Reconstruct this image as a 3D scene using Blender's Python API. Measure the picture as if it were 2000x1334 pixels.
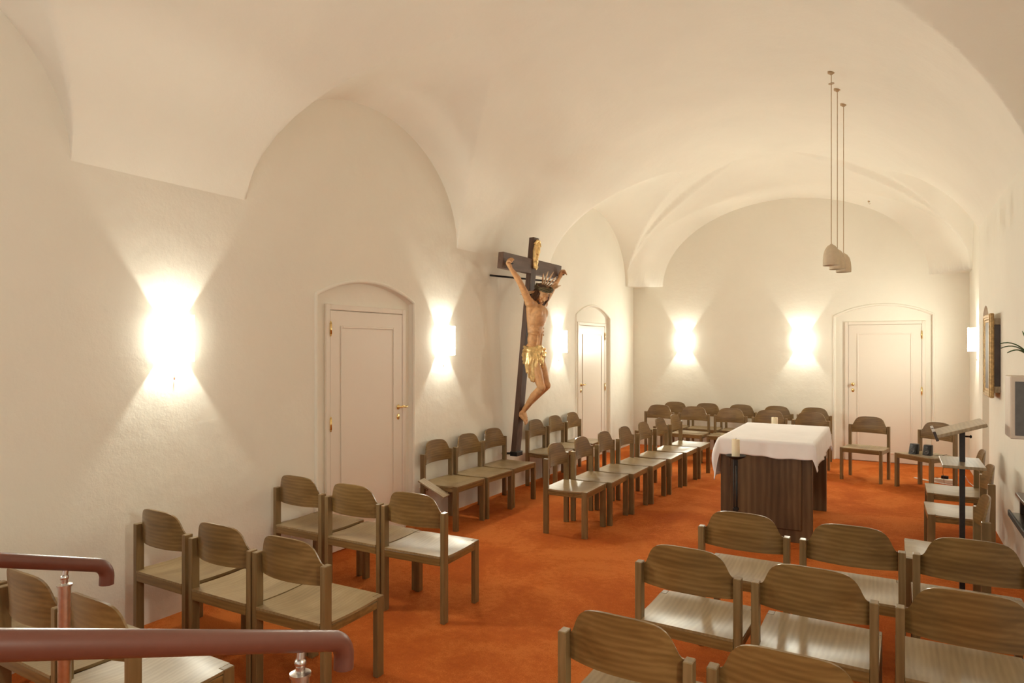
import bpy, bmesh, math, random
import numpy as np
from mathutils import Vector, Matrix, Euler

random.seed(4)
R = math.radians
scene = bpy.context.scene
for o in list(bpy.data.objects): bpy.data.objects.remove(o)
C = scene.collection

# ------------------------------------------------------------------ camera
cd = bpy.data.cameras.new('camera'); cam = bpy.data.objects.new('camera', cd); C.objects.link(cam)
cam.location = (0, 0, 1.8); cam.rotation_euler = (R(90), 0, R(30))
cd.sensor_width = 36; cd.lens = 1290/2000*36; cd.shift_y = 11/2000; cd.clip_start = .05
scene.camera = cam

# ------------------------------------------------------------------ world, exposure
wd = bpy.data.worlds.new('world'); scene.world = wd; wd.use_nodes = True
wd.node_tree.nodes['Background'].inputs[0].default_value = (1, .99, .9, 1)
wd.node_tree.nodes['Background'].inputs[1].default_value = .6
scene.view_settings.view_transform = 'Standard'; scene.view_settings.look = 'None'
scene.view_settings.gamma = 1; scene.view_settings.use_curve_mapping = False
scene.view_settings.exposure = 0.57
scene.cycles.max_bounces = 16; scene.cycles.diffuse_bounces = 12; scene.cycles.glossy_bounces = 4
LAMP_COL = (1.0, .99, .84)
SHADE_E = 98.0       # glow of the sconce shades
BULB_W = 25.0       # bulb inside each sconce

# ------------------------------------------------------------------ materials
def srgb(r, g, b):
    f = lambda c: (c/255/12.92 if c/255 <= .04045 else ((c/255+.055)/1.055)**2.4)
    return (f(r), f(g), f(b), 1)

class Mat:
    def __init__(s, name, rough=.6, metal=0, col=(.8,.8,.8,1)):
        s.m = bpy.data.materials.new(name); s.m.use_nodes = True
        s.nt = s.m.node_tree; s.b = s.nt.nodes['Principled BSDF']
        s.b.inputs['Roughness'].default_value = rough; s.b.inputs['Metallic'].default_value = metal
        s.b.inputs['Base Color'].default_value = col
    def n(s, t, **k):
        x = s.nt.nodes.new(t)
        for a, v in k.items():
            if a in x.inputs: x.inputs[a].default_value = v
            else: setattr(x, a, v)
        return x
    def l(s, a, b): s.nt.links.new(a, b)
    def coords(s, scale=(1,1,1), rnd=False, kind='Object'):
        tc = s.n('ShaderNodeTexCoord'); mp = s.n('ShaderNodeMapping'); mp.inputs['Scale'].default_value = scale
        if rnd:
            oi = s.n('ShaderNodeObjectInfo'); va = s.n('ShaderNodeVectorMath'); va.operation = 'MULTIPLY_ADD'
            va.inputs[1].default_value = (37, 23, 51)
            s.l(oi.outputs['Random'], va.inputs[0]); s.l(tc.outputs[kind], va.inputs[2]); s.l(va.outputs[0], mp.inputs[0])
        else: s.l(tc.outputs[kind], mp.inputs[0])
        return mp.outputs[0]
    def noise(s, co, scale=5, detail=4, rough=.5, dist=0):
        x = s.n('ShaderNodeTexNoise'); s.l(co, x.inputs['Vector'])
        x.inputs['Scale'].default_value = scale; x.inputs['Detail'].default_value = detail
        x.inputs['Roughness'].default_value = rough; x.inputs['Distortion'].default_value = dist
        return x.outputs[0]
    def ramp(s, fac, stops):
        r = s.n('ShaderNodeValToRGB'); e = r.color_ramp.elements
        e[0].position, e[0].color = stops[0]; e[1].position, e[1].color = stops[-1]
        for p, c in stops[1:-1]: q = e.new(p); q.color = c
        s.l(fac, r.inputs[0]); return r.outputs[0]
    def color(s, out): s.l(out, s.b.inputs['Base Color'])
    def bump(s, out, strength=.2, dist=.01):
        b = s.n('ShaderNodeBump'); b.inputs['Strength'].default_value = strength; b.inputs['Distance'].default_value = dist
        s.l(out, b.inputs['Height']); s.l(b.outputs[0], s.b.inputs['Normal'])
    def mixf(s, a, b, f):
        m = s.n('ShaderNodeMath'); m.operation = 'MULTIPLY_ADD'; s.l(a, m.inputs[0]); m.inputs[1].default_value = f; s.l(b, m.inputs[2]); return m.outputs[0]

def plaster(name, c1, c2, rough=.85):
    m = Mat(name, rough); co = m.coords()
    big = m.noise(co, .8, 5, .6, .3)
    m.color(m.ramp(big, [(.3, c1), (.7, c2)]))
    med = m.noise(co, 5, 5, .55); fine = m.noise(co, 90, 3, .6)
    h = m.mixf(fine, med, .08); m.bump(h, .24, .03)
    return m.m
WALL = plaster('plaster_wall', srgb(227,224,213), srgb(234,231,220))
VAULT = plaster('plaster_vault', srgb(229,226,215), srgb(236,233,222))
DOORP = Mat('door_paint', .38, col=srgb(226,218,206)); _c = DOORP.coords((1,1,1)); DOORP.bump(DOORP.noise(_c, 30, 3), .05, .004); DOORP = DOORP.m

def carpet():
    m = Mat('orange_carpet', .95); co = m.coords()
    a = m.noise(co, 1.2, 4, .6, .4); b = m.noise(co, 110, 4, .75); c = m.noise(co, 22, 4, .6)
    f = m.mixf(b, a, .55); f2 = m.mixf(c, f, .3)
    m.color(m.ramp(f2, [(.62, srgb(184,86,30)), (.9, srgb(210,108,42)), (1.15, srgb(228,130,60))]))
    m.bump(m.mixf(c, b, .7), 1.0, .018)
    m.b.inputs['Sheen Weight'].default_value = .25; m.b.inputs['Sheen Roughness'].default_value = .6
    m.b.inputs['Sheen Tint'].default_value = srgb(240,140,80)
    m.b.inputs['Specular IOR Level'].default_value = .1
    return m.m
CARPET = carpet()

def wood(name, dark, mid, light, axis='x', rough=.33, coat=.3, scale=1.0):
    m = Mat(name, rough)
    st = {'x': (1.6, 14, 14), 'y': (14, 1.6, 14), 'z': (14, 14, 1.6)}[axis]
    co = m.coords(tuple(q*scale for q in st), True)
    n1 = m.noise(co, 1.0, 6, .62, .6)
    w = m.n('ShaderNodeTexWave'); w.wave_type = 'BANDS'; w.bands_direction = {'x':'Z','y':'X','z':'X'}[axis]
    co2 = m.coords(tuple(q*scale for q in {'x': (.8, 4, 4), 'y': (4, .8, 4), 'z': (4, 4, .8)}[axis]), True)
    m.l(co2, w.inputs['Vector']); w.inputs['Scale'].default_value = 3.2; w.inputs['Distortion'].default_value = 7
    w.inputs['Detail'].default_value = 3; w.inputs['Detail Scale'].default_value = .8
    f = m.mixf(w.outputs['Fac'], n1, .15)
    m.color(m.ramp(f, [(.3, dark), (.55, mid), (.8, light)]))
    m.bump(n1, .12, .002)
    m.b.inputs['Coat Weight'].default_value = coat; m.b.inputs['Coat Roughness'].default_value = .34
    return m.m
CHX = wood('stained_beech_across', srgb(90,67,33), srgb(115,88,48), srgb(138,111,67), 'x', .3, .35)
CHS = wood('stained_beech_seat', srgb(118,97,62), srgb(136,114,78), srgb(152,130,94), 'y', .38, .32)
CHZ = wood('stained_beech_upright', srgb(101,80,48), srgb(118,95,60), srgb(134,111,75), 'z', .33, .3)
ALT = wood('dark_walnut', srgb(54,38,21), srgb(86,65,42), srgb(114,91,63), 'z', .42, .1, .42)
DARKW = wood('dark_oak_beam', srgb(62,44,35), srgb(82,60,49), srgb(98,74,60), 'z', .55, 0, 1)
RACKW = wood('black_brown_wood', srgb(40,28,20), srgb(56,40,30), srgb(74,56,42), 'y', .3, .3)
DESKW = wood('pale_worn_wood', srgb(128,110,84), srgb(150,132,104), srgb(170,152,124), 'y', .4, .2)

def simple(name, col, rough=.5, metal=0, nscale=20, var=.12, bump=.05, bd=.003):
    m = Mat(name, rough, metal); co = m.coords(); f = m.noise(co, nscale, 4)
    k = lambda q: tuple(max(0, min(1, c*q)) for c in col[:3])+(1,)
    m.color(m.ramp(f, [(.3, k(1-var)), (.7, k(1+var))])); m.bump(f, bump, bd)
    return m.m
BRASS = simple('polished_brass', (.83,.62,.28), .25, 1)
STEEL = simple('brushed_steel', (.62,.58,.54), .28, 1, 60, .08)
RAILM = simple('brown_pvc_rail', srgb(98,56,44), .34, 0, 40, .04, .02)
BLACKM = simple('black_iron', srgb(34,30,28), .5, .3, 50, .2, .2)
GREYM = simple('dark_grey_steel', srgb(62,58,58), .45, .5, 50, .12)
LINEN = simple('white_linen', srgb(240,238,240), .8, 0, 8, .02, .15, .01)
WAX = Mat('candle_wax', .5, col=srgb(240,226,196)); WAX.b.inputs['Subsurface Weight'].default_value = .2; WAX.b.inputs['Subsurface Radius'].default_value=(.02,.01,.005); WAX = WAX.m
WICK = simple('wick', srgb(40,30,25), .9)
PEND = simple('bisque_ceramic', srgb(205,190,165), .8, 0, 30, .05, .1)
CORD = simple('lamp_cord', srgb(176,150,116), .6)
GOLD = simple('worn_gilding', (.78,.56,.26), .32, .85, 25, .3, .5, .008)
GOLDF = simple('gilded_frame', (.44,.29,.13), .42, .6, 40, .35, .3, .003)
GOLDP = simple('pale_gilding', (.62,.42,.24), .42, .5, 30, .3, .5, .008)
SKINM = simple('painted_limewood_skin', srgb(196,150,104), .55, 0, 22, .16, .5, .006)
HAIRM = simple('carved_dark_hair', srgb(84,60,42), .6, 0, 60, .3, .7, .006)
THORN = simple('green_brown_thorns', srgb(86,76,50), .6, 0, 60, .3, .4)
PLASTIC = simple('black_plastic', srgb(30,30,32), .38, 0, 60, .1)
CONEM = simple('speaker_cone', srgb(74,74,78), .35)
WHITEP = simple('white_plastic', srgb(228,220,208), .4, 0, 20, .02)
CANVAS = simple('dark_oil_canvas', srgb(58,42,32), .35, 0, 6, .6, .1)
DGLASS = simple('dark_side_panel', srgb(66,56,56), .25, 0, 5, .3)
BOXW = simple('white_painted_box', srgb(216,204,192), .6, 0, 12, .03)
BOXG = simple('grey_panel', srgb(104,104,106), .7, 0, 30, .08)
REDM = simple('faded_red_mark', srgb(150,92,80), .7)
LEAF = simple('glossy_leaf', srgb(44,84,44), .35, 0, 14, .25)
SOIL = simple('soil', srgb(60,44,34), .9, 0, 60, .3, .6)
TERRA = simple('terracotta', srgb(170,100,70), .8)

def shade_mat(E=None):
    m = Mat('lit_opal_shade', .5, col=(.95,.92,.88,1))
    m.b.inputs['Emission Color'].default_value = LAMP_COL+(1,); m.b.inputs['Emission Strength'].default_value = E or SHADE_E
    return m.m
SHADEM = shade_mat(); SIDEM = shade_mat(5.0); SIDEM.name = 'lit_opal_side'; OPAL = Mat('opal_inner', .5, col=(.5,.48,.45,1)).m
BULBM = Mat('lit_bulb', .4); BULBM.b.inputs['Emission Color'].default_value = LAMP_COL+(1,); BULBM.b.inputs['Emission Strength'].default_value = 30; BULBM = BULBM.m

# ------------------------------------------------------------------ mesh helpers
class MB:
    def __init__(s): s.v = []; s.f = []; s.mi = []
    def add(s, v, f, mi=0):
        n = len(s.v); s.v += [tuple(p) for p in v]; s.f += [tuple(i+n for i in q) for q in f]; s.mi += [mi]*len(f); return s
    def box(s, x0, x1, y0, y1, z0, z1, b=.002, M=None, mi=0):
        # box with chamfered long edges
        b = min(b, abs(x1-x0)*.45, abs(y1-y0)*.45, abs(z1-z0)*.45)
        bm = bmesh.new(); bmesh.ops.create_cube(bm, size=1)
        for v in bm.verts:
            v.co = Vector(((x0+x1)/2+v.co.x*(x1-x0), (y0+y1)/2+v.co.y*(y1-y0), (z0+z1)/2+v.co.z*(z1-z0)))
        if b > 0: bmesh.ops.bevel(bm, geom=bm.edges[:], offset=b, segments=1, affect='EDGES')
        bm.verts.index_update()
        vs = [(M @ v.co if M else v.co)[:] for v in bm.verts]
        s.add(vs, [[v.index for v in f.verts] for f in bm.faces], mi); bm.free(); return s
    def tube(s, pts, r, seg=12, cap=True, mi=0):
        pts = [Vector(p) for p in pts]; n = len(pts); rr = r if isinstance(r, (list, tuple)) else [r]*n
        t0 = (pts[1]-pts[0]).normalized(); up = Vector((0,0,1)) if abs(t0.z) < .9 else Vector((1,0,0))
        a = t0.cross(up).normalized(); vs = []
        for i, p in enumerate(pts):
            t = (pts[min(i+1, n-1)]-pts[max(i-1, 0)]).normalized()
            a = (a-t*a.dot(t)).normalized(); b = t.cross(a)
            vs += [(p+(a*math.cos(2*math.pi*k/seg)+b*math.sin(2*math.pi*k/seg))*rr[i])[:] for k in range(seg)]
        fs = [(i*seg+k, i*seg+(k+1)%seg, (i+1)*seg+(k+1)%seg, (i+1)*seg+k) for i in range(n-1) for k in range(seg)]
        if cap: fs += [tuple(reversed(range(seg))), tuple(range((n-1)*seg, n*seg))]
        return s.add(vs, fs, mi)
    def lathe(s, prof, cx=0, cy=0, cz=0, seg=32, mi=0):
        vs = []; 
        for (r, z) in prof: vs += [(cx+r*math.cos(2*math.pi*k/seg), cy+r*math.sin(2*math.pi*k/seg), cz+z) for k in range(seg)]
        n = len(prof)
        fs = [(i*seg+k, i*seg+(k+1)%seg, (i+1)*seg+(k+1)%seg, (i+1)*seg+k) for i in range(n-1) for k in range(seg)]
        return s.add(vs, fs, mi)
    def capsule(s, p0, r0, p1, r1, seg=14):
        p0 = Vector(p0); p1 = Vector(p1); d = p1-p0; L = d.length or 1e-6; t = d/L
        pts = []; rs = []
        for a in (-89, -60, -30): pts.append(p0+t*r0*math.sin(R(a))); rs.append(r0*math.cos(R(a)))
        for q in (0, .5, 1): pts.append(p0+d*q); rs.append(r0+(r1-r0)*q)
        for a in (30, 60, 89): pts.append(p1+t*r1*math.sin(R(a))); rs.append(r1*math.cos(R(a)))
        return s.tube(pts, rs, seg)
    def chain(s, pts, rs, seg=14):
        for i in range(len(pts)-1): s.capsule(pts[i], rs[i], pts[i+1], rs[i+1], seg)
        return s
    def ell(s, c, r, rot=None, seg=20, rings=12):
        c = Vector(c); M = rot.to_matrix() if rot else Matrix.Identity(3); vs = []
        for i in range(rings+1):
            a = -math.pi/2+math.pi*i/rings; a = max(-1.55, min(1.55, a))
            for k in range(seg):
                p = Vector((r[0]*math.cos(a)*math.cos(2*math.pi*k/seg), r[1]*math.cos(a)*math.sin(2*math.pi*k/seg), r[2]*math.sin(a)))
                vs.append((c+M@p)[:])
        fs = [(i*seg+k, i*seg+(k+1)%seg, (i+1)*seg+(k+1)%seg, (i+1)*seg+k) for i in range(rings) for k in range(seg)]
        fs += [tuple(reversed(range(seg))), tuple(range(rings*seg, (rings+1)*seg))]
        return s.add(vs, fs)
    def grid(s, nu, nv, fn, thick=None, mi=0, skip=None):
        """fn(i,j)->Vector; thick: vector offset making a closed sheet"""
        P = [[Vector(fn(i, j)) for j in range(nv)] for i in range(nu)]
        idx = {}; vs = []; fs = []
        def q(i, j): return i*nv+j
        vs = [p[:] for row in P for p in row]
        cells = [(i, j) for i in range(nu-1) for j in range(nv-1) if not (skip and skip(i, j))]
        fs = [(q(i,j), q(i+1,j), q(i+1,j+1), q(i,j+1)) for i, j in cells]
        if thick is not None:
            N = nu*nv
            def nrm(i, j):
                if isinstance(thick, (int, float)):
                    a = P[min(i+1, nu-1)][j]-P[max(i-1, 0)][j]; b = P[i][min(j+1, nv-1)]-P[i][max(j-1, 0)]
                    c = a.cross(b); return c.normalized()*thick if c.length > 1e-9 else Vector((0,0,thick))
                return Vector(thick)
            vs += [(P[i][j]-nrm(i, j))[:] for i in range(nu) for j in range(nv)]
            fs += [tuple(reversed([k+N for k in f])) for f in list(fs)]
            ed = {}
            for f in fs[:len(cells)]:
                for a, b in zip(f, f[1:]+f[:1]): ed[(a, b)] = 1
            for (a, b) in ed:
                if (b, a) not in ed: fs.append((b, a, a+N, b+N))
        return s.add(vs, fs, mi)
    def build(s, name, mats, parent=None, smooth=False, sharp=None, loc=None, fix=False):
        me = bpy.data.meshes.new(name); me.from_pydata(s.v, [], s.f)
        if not isinstance(mats, (list, tuple)): mats = [mats]
        for m in mats: me.materials.append(m)
        if len(mats) > 1: me.polygons.foreach_set('material_index', s.mi)
        if fix:
            bm = bmesh.new(); bm.from_mesh(me); bmesh.ops.remove_doubles(bm, verts=bm.verts, dist=1e-5); bmesh.ops.recalc_face_normals(bm, faces=bm.faces); bm.to_mesh(me); bm.free()
        me.validate(); me.update()
        if smooth:
            me.polygons.foreach_set('use_smooth', [True]*len(me.polygons))
            if sharp: me.set_sharp_from_angle(angle=R(sharp))
        o = bpy.data.objects.new(name, me); C.objects.link(o)
        if parent: o.parent = parent
        if loc: o.location = loc
        return o

def tag(o, label=None, cat=None, group=None, kind=None):
    if label: o['label'] = label
    if cat: o['category'] = cat
    if group: o['group'] = group
    if kind: o['kind'] = kind
    return o
def thing(name, label, cat, loc=(0,0,0), rz=0, group=None, kind=None):
    o = bpy.data.objects.new(name, None); C.objects.link(o); o.empty_display_size = .1
    o.location = loc; o.rotation_euler = (0, 0, rz); return tag(o, label, cat, group, kind)
def dup(root, loc, rz, label, group=None):
    def cp(o, par):
        c = o.copy(); C.objects.link(c)
        if par: c.parent = par
        for ch in list(o.children): cp(ch, c)
        return c
    r = cp(root, None); r.location = loc; r.rotation_euler = (0, 0, rz); r['label'] = label
    if group: r['group'] = group
    return r

# ------------------------------------------------------------------ vault geometry
XL, XR, XRN, YB, YF = -4.2, .97, .87, 11.8, -3.0
XC, HW, S0, RR = -1.615, 2.62, 2.569, 2.031
SPR = 2.9
LUN_L = [(-4.55+.0, 1.38, 3.98), (.69, 1.38, 4.0), (4.67, 1.38, 4.02), (9.85, 1.54, 4.05)]
LUN_R = [(.69, 1.38, 4.0), (4.67, 1.38, 4.02), (10.45, .93, 3.95)]
def zbarrel(X): return S0+RR*math.sqrt(max(0, 1-((X-XC)/HW)**2))
def smooth(t): t = max(0, min(1, t)); return t*t*(3-2*t)
def zceil(X, Y):
    zb = zbarrel(X)
    d = YB-.43-Y
    if d <= 0: zh = SPR
    else: t = max(0, 1.45-d)/1.4705; zh = S0+RR*math.sqrt(max(0, 1-t*t))
    z = min(zb, zh)
    dd = YB-Y
    if dd < 1.85:
        w = 2.05+.535*min(1, dd/.45); x = X-(XC+.03*(1-min(1, dd/.45)))
        pr = SPR+1.37*math.sqrt(max(0, 1-(x/w)**2)); k = smooth(dd/1.8)
        if abs(x) < w: z = max(z, pr*(1-k)+zb*k)
    for L, xw in ((LUN_L, XL), (LUN_R, XR)):
        dw = abs(X-xw)
        if dw > 2.3: continue
        for (yc, w, ap) in L:
            if abs(Y-yc) < w:
                a = ap+.25*min(dw, 1.4)
                z = max(z, SPR+(a-SPR)*math.sqrt(1-((Y-yc)/w)**2))
    return max(z, SPR)
ys = set([YF, YB, 9.45])
y = YF
while y < YB: ys.add(round(y, 4)); y += .035
for (yc, w, ap) in LUN_L+LUN_R:
    for k in range(61):
        q = round(yc-w*math.cos(math.pi*k/60), 4)
        if YF < q < YB: ys.add(q)
y = 11.3
while y < YB: ys.add(round(y, 4)); y += .012
YS = sorted(ys); YS = [YS[0]]+[b for a, b in zip(YS, YS[1:]) if b-a > .0015]
if YS[-1] != YB: YS[-1] = YB
xs = set([XL, XR])
for k in range(131):
    t = math.pi*k/130; q = round(XC-(XR-XL)/2*math.cos(t), 4)
    if XL < q < XR: xs.add(q)
for k in range(61):
    q = round(XC+.03-2.05*math.cos(math.pi*k/60), 4); xs.add(q)
XS = sorted(xs); XS = [XS[0]]+[b for a, b in zip(XS, XS[1:]) if b-a > .0015]
if XS[-1] != XR: XS[-1] = XR

m = MB(); nx, ny = len(XS), len(YS)
Z = [[zceil(X, Y) for Y in YS] for X in XS]
m.v = [(XS[i], YS[j], Z[i][j]) for i in range(nx) for j in range(ny)]
m.f = [(i*ny+j, i*ny+j+1, (i+1)*ny+j+1, (i+1)*ny+j) for i in range(nx-1) for j in range(ny-1)]; m.mi = [0]*len(m.f)
tag(m.build('ceiling', VAULT, smooth=True), kind='structure')

# walls: columns in u along the wall, height h, arched recesses with a chamfered edge
def wall(name, us, top, recs, place, mat=WALL, thick=.25):
    """recs: (u0,u1,spring,apex,depth,chamfer). place(u,h,depth)->world"""
    m = MB()
    cuts = set(us)
    for (a, b, s, ap, dp, ch) in recs:
        for k in range(25): cuts.add(round(a+(b-a)*k/24, 5))
    cu = sorted(cuts)
    def arch(u, a, b, s, ap): 
        c = (a+b)/2; w = (b-a)/2; q = ap-s; Rr = (w*w+q*q)/(2*q)
        return s+math.sqrt(max(0, Rr*Rr-(u-c)**2))-(Rr-q)
    def rec(um):
        for r in recs:
            if r[0] < um < r[1]: return r
    hs = [0, .5, 1, 1.5, 2]
    for u0, u1 in zip(cu, cu[1:]):
        if u1-u0 < 1e-5: continue
        r = rec((u0+u1)/2)
        if not r:
            q = [0]+[.25*k for k in range(1, 11)]
            for h0, h1 in zip(q, q[1:]): m.add([place(u0,h0,0), place(u1,h0,0), place(u1,h1,0), place(u0,h1,0)], [(0,1,2,3)])
            m.add([place(u0,2.5,0), place(u1,2.5,0), place(u1,top(u1),0), place(u0,top(u0),0)], [(0,1,2,3)])
        else:
            a, b, s, ap, dp, ch = r
            A0, A1 = arch(u0,a,b,s,ap), arch(u1,a,b,s,ap)
            k = (b-a-2*ch)/(b-a); c = (a+b)/2; v0, v1 = c+(u0-c)*k, c+(u1-c)*k
            B0, B1 = A0-ch, A1-ch
            m.add([place(u0,A0,0), place(u1,A1,0), place(u1,top(u1),0), place(u0,top(u0),0)], [(0,1,2,3)])
            m.add([place(v0,B0,dp), place(v1,B1,dp), place(u1,A1,0), place(u0,A0,0)], [(0,1,2,3)])
            m.add([place(v0,0,dp), place(v1,0,dp), place(v1,B1,dp), place(v0,B0,dp)], [(0,1,2,3)])
    for (a, b, s, ap, dp, ch) in recs:
        m.add([place(a,0,0), place(a+ch,0,dp), place(a+ch,s-ch,dp), place(a,s,0)], [(0,1,2,3)])
        m.add([place(b,0,0), place(b-ch,0,dp), place(b-ch,s-ch,dp), place(b,s,0)], [(0,1,2,3)])
    o = m.build(name, mat)
    bm = bmesh.new(); bm.from_mesh(o.data); bmesh.ops.remove_doubles(bm, verts=bm.verts, dist=1e-4); bm.to_mesh(o.data); bm.free()
    return tag(o, kind='structure')
D1 = (3.98, 5.286, 2.245, 2.405, .05, .022)
D2 = (9.23, 10.62, 2.29, 2.47, .05, .022)
D3 = (-.826, .526, 2.30, 2.468, .05, .022)
wall('wall_left', YS, lambda y: zceil(XL, y), [D1, D2], lambda u, h, d: (XL-d, u, h))
wall('wall_back', XS, lambda x: zceil(x, YB), [D3], lambda u, h, d: (u, YB+d, h))
yn = [y for y in YS if y <= 9.45]; yf = [y for y in YS if y >= 9.45]
wall('wall_right', yn, lambda y: zceil(XRN, y), [(8.5, 9.1, 2.05, 2.25, .3, .002)], lambda u, h, d: (XRN+d, u, h))
wall('wall_right_far', yf, lambda y: zceil(XR-.0005, y), [], lambda u, h, d: (XR+d, u, h))
m = MB(); m.add([(XRN,9.45,0),(XR,9.45,0),(XR,9.45,3.9),(XRN,9.45,3.9)], [(0,1,2,3)]); tag(m.build('trim_1', WALL), kind='structure')
m = MB(); m.box(XL-.3, XR+.4, YF-.2, YB+.3, -.1, 0, 0); tag(m.build('floor', CARPET), kind='structure')

# ------------------------------------------------------------------ doors
def door(n, rec, leaf, top, M, hinge_left, lever):
    """local: x along wall (left to right as seen), y towards the room, z up; wall face at y=0"""
    u0, u1 = leaf
    e = bpy.data.objects.new('door_%d' % n, None); C.objects.link(e); e.matrix_world = M; e['kind'] = 'structure'
    d = -.05
    a_, b_, sp_, ap_ = rec[:4]; c_ = (a_+b_)/2; w_ = (b_-a_)/2; q_ = ap_-sp_; Rr = (w_*w_+q_*q_)/(2*q_)
    arc = [(u, 0, sp_+math.sqrt(max(0, Rr*Rr-(u-c_)**2))-(Rr-q_)) for u in [a_+(b_-a_)*k/30 for k in range(31)]]
    pts = [(a_, 0, .0), (a_, 0, 1.0), (a_, 0, sp_-.01)]+arc+[(b_, 0, sp_-.01), (b_, 0, 1.0), (b_, 0, .0)]
    MB().tube([(p[0], .0, p[2]) for p in pts], .017, 10).build('arch_moulding', WALL, e, True, 60)
    f = MB()
    fw = .055
    f.box(u0-fw, u0-.004, d, d+.028, 0, top+fw, .006).box(u1+.004, u1+fw, d, d+.028, 0, top+fw, .006).box(u0-.004, u1+.004, d, d+.028, top+.004, top+fw, .006)
    f.build('door_frame', DOORP, e)
    l = MB(); l.box(u0, u1, d, d+.022, .008, top, .003)
    l.build('door_leaf', DOORP, e)
    k = MB(); a, b = u0+.12, u1-.12; z0, z1 = .14, top-.13
    for (x0, x1, q0, q1) in ((a, a+.022, z0, z1), (b-.022, b, z0, z1), (a+.022, b-.022, z0, z0+.022), (a+.022, b-.022, z1-.022, z1)):
        k.box(x0, x1, d+.022, d+.031, q0, q1, .004)
    k.build('panel_moulding', DOORP, e)
    hx = u0-.004 if hinge_left else u1+.004
    for z in (top-.16, 1.13):
        MB().tube([(hx, d+.03, z-.05), (hx, d+.03, z+.05)], .011, 10).ell((hx, d+.03, z+.055), (.009,.009,.012), None, 10, 6).ell((hx, d+.03, z-.055), (.009,.009,.012), None, 10, 6).build('hinge', BRASS, e, True)
    kx = u1-.062 if hinge_left else u0+.062; s = 1 if hinge_left else -1
    zl = 1.21
    h = MB().lathe([(0,0),(.024,0),(.026,.004),(.02,.009),(.009,.012),(.009,.04),(0,.042)], 0,0,0, 20)
    h.v = [(kx+x, d+.022+z, zl+y) for x, y, z in h.v]
    if lever: h.tube([(kx, d+.06, zl), (kx+.03, d+.062, zl+.006), (kx+.07, d+.06, zl-.004), (kx+.1, d+.058, zl+.004)], [.01,.011,.009,.011], 10)
    else: h.ell((kx, d+.066, zl), (.026,.02,.026))
    h.build('door_handle', BRASS, e, True)
    q = MB().lathe([(0,0),(.022,0),(.023,.003),(.016,.007),(0,.008)], 0,0,0, 20)
    q.v = [(kx+x, d+.022+z, zl-.095+y*1.35) for x, y, z in q.v]
    q.build('key_plate', BRASS, e, True)
    return e
door(1, D1, (4.173, 5.14), 2.12, Matrix.Translation((XL,0,0)) @ Matrix(((0,1,0,0),(1,0,0,0),(0,0,1,0),(0,0,0,1))), True, True)
door(2, D2, (9.414, 10.45), 2.14, Matrix.Translation((XL,0,0)) @ Matrix(((0,1,0,0),(1,0,0,0),(0,0,1,0),(0,0,0,1))), False, True)
door(3, D3, (-.62, .372), 2.15, Matrix.Translation((0,YB,0)) @ Matrix(((1,0,0,0),(0,-1,0,0),(0,0,1,0),(0,0,0,1))), False, False)

# ------------------------------------------------------------------ wall sconces
def make_sconce():
    t = thing('wall_lamp', '', 'wall lamp', group='white box shaded wall lamps')
    w, h, dpt = .105, .155, .105
    m = MB()
    n = 15
    def fn(i, j):
        # U shaped sheet: side, front, side
        path = [(-w, .012), (-w, .05), (-w, dpt-.015), (-w+.008, dpt)] + [(-w+.008+(2*w-.016)*k/7, dpt+.006*math.sin(math.pi*k/7)) for k in range(1, 7)] + [(w-.008, dpt), (w, dpt-.015), (w, .05), (w, .012)]
        x, yy = path[i]; return (x, yy, -h+2*h*j/4)
    m.grid(14, 5, fn); m.mi = [0 if 2 < k//4 < 10 else 2 for k in range(len(m.f))]
    def fi(i, j):
        x, yy, z = fn(i, j); return (x*.965, min(yy, yy*.99 if yy < .06 else yy-.004), z)
    m.grid(14, 5, fi, mi=1); m.build('lamp_shade', [SHADEM, OPAL, SIDEM], t, True, 40)
    MB().box(-.03, .03, 0, .016, -.05, .05, .004).build('wall_plate', WHITEP, t)
    MB().tube([(0,.012,0),(0,.03,0)], .014, 12).ell((0,.05,0), (.017,.022,.017)).build('bulb', BULBM, t, True)
    for z in (-.09, .09): MB().box(-w+.004, w-.004, .002, .008, z-.003, z+.003, .001).build('shade_bracket', BRASS, t)
    MB().tube([(-.012,.01,-.06),(-.012,.012,-.24),(-.012,.012,-.26)], .0012, 6).ell((-.012,.012,-.27), (.005,.005,.011), None, 10, 6).build('pull_cord', simple('cord_knob', srgb(150,95,70), .5), t, True)
    ld = bpy.data.lights.new('bulb_light', 'POINT'); ld.energy = BULB_W; ld.color = LAMP_COL; ld.shadow_soft_size = .012
    lo = bpy.data.objects.new('bulb_light', ld); C.objects.link(lo); lo.parent = t; lo.location = (0, .073, 0)
    return t
SC = [((XL, 2.70, 1.86), -90, 'white glowing wall lamp on the left wall, nearest and largest, left of the arched door'),
      ((XL, 5.77, 1.87), -90, 'white glowing wall lamp on the left wall between the near arched door and the crucifix'),
      ((XL, 8.60, 1.88), -90, 'white glowing wall lamp on the left wall just behind the crucifix body'),
      ((-3.24, YB, 1.90), 180, 'white glowing wall lamp on the back wall, left of the two above the chair rows'),
      ((-1.30, YB, 1.90), 180, 'white glowing wall lamp on the back wall beside the wide arched door'),
      ((XR, 10.66, 1.90), 90, 'white glowing wall lamp on the right wall beyond the gilt framed picture'),
      ((XL, -.4, 1.86), -90, 'added unseen white wall lamp on the left wall behind the camera beside the steps'),  # added sconce out of view, evens out the light at the near end
      ((XRN, 1.0, 1.9), 90, 'added unseen white wall lamp on the near right wall outside the view')]  # second added sconce, never in view, brightens the near chairs
s0 = make_sconce()
for i, (p, a, lab) in enumerate(SC):
    if i == 0: s0.location = p; s0.rotation_euler = (0,0,R(a)); s0['label'] = lab
    else: dup(s0, p, R(a), lab)

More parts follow.
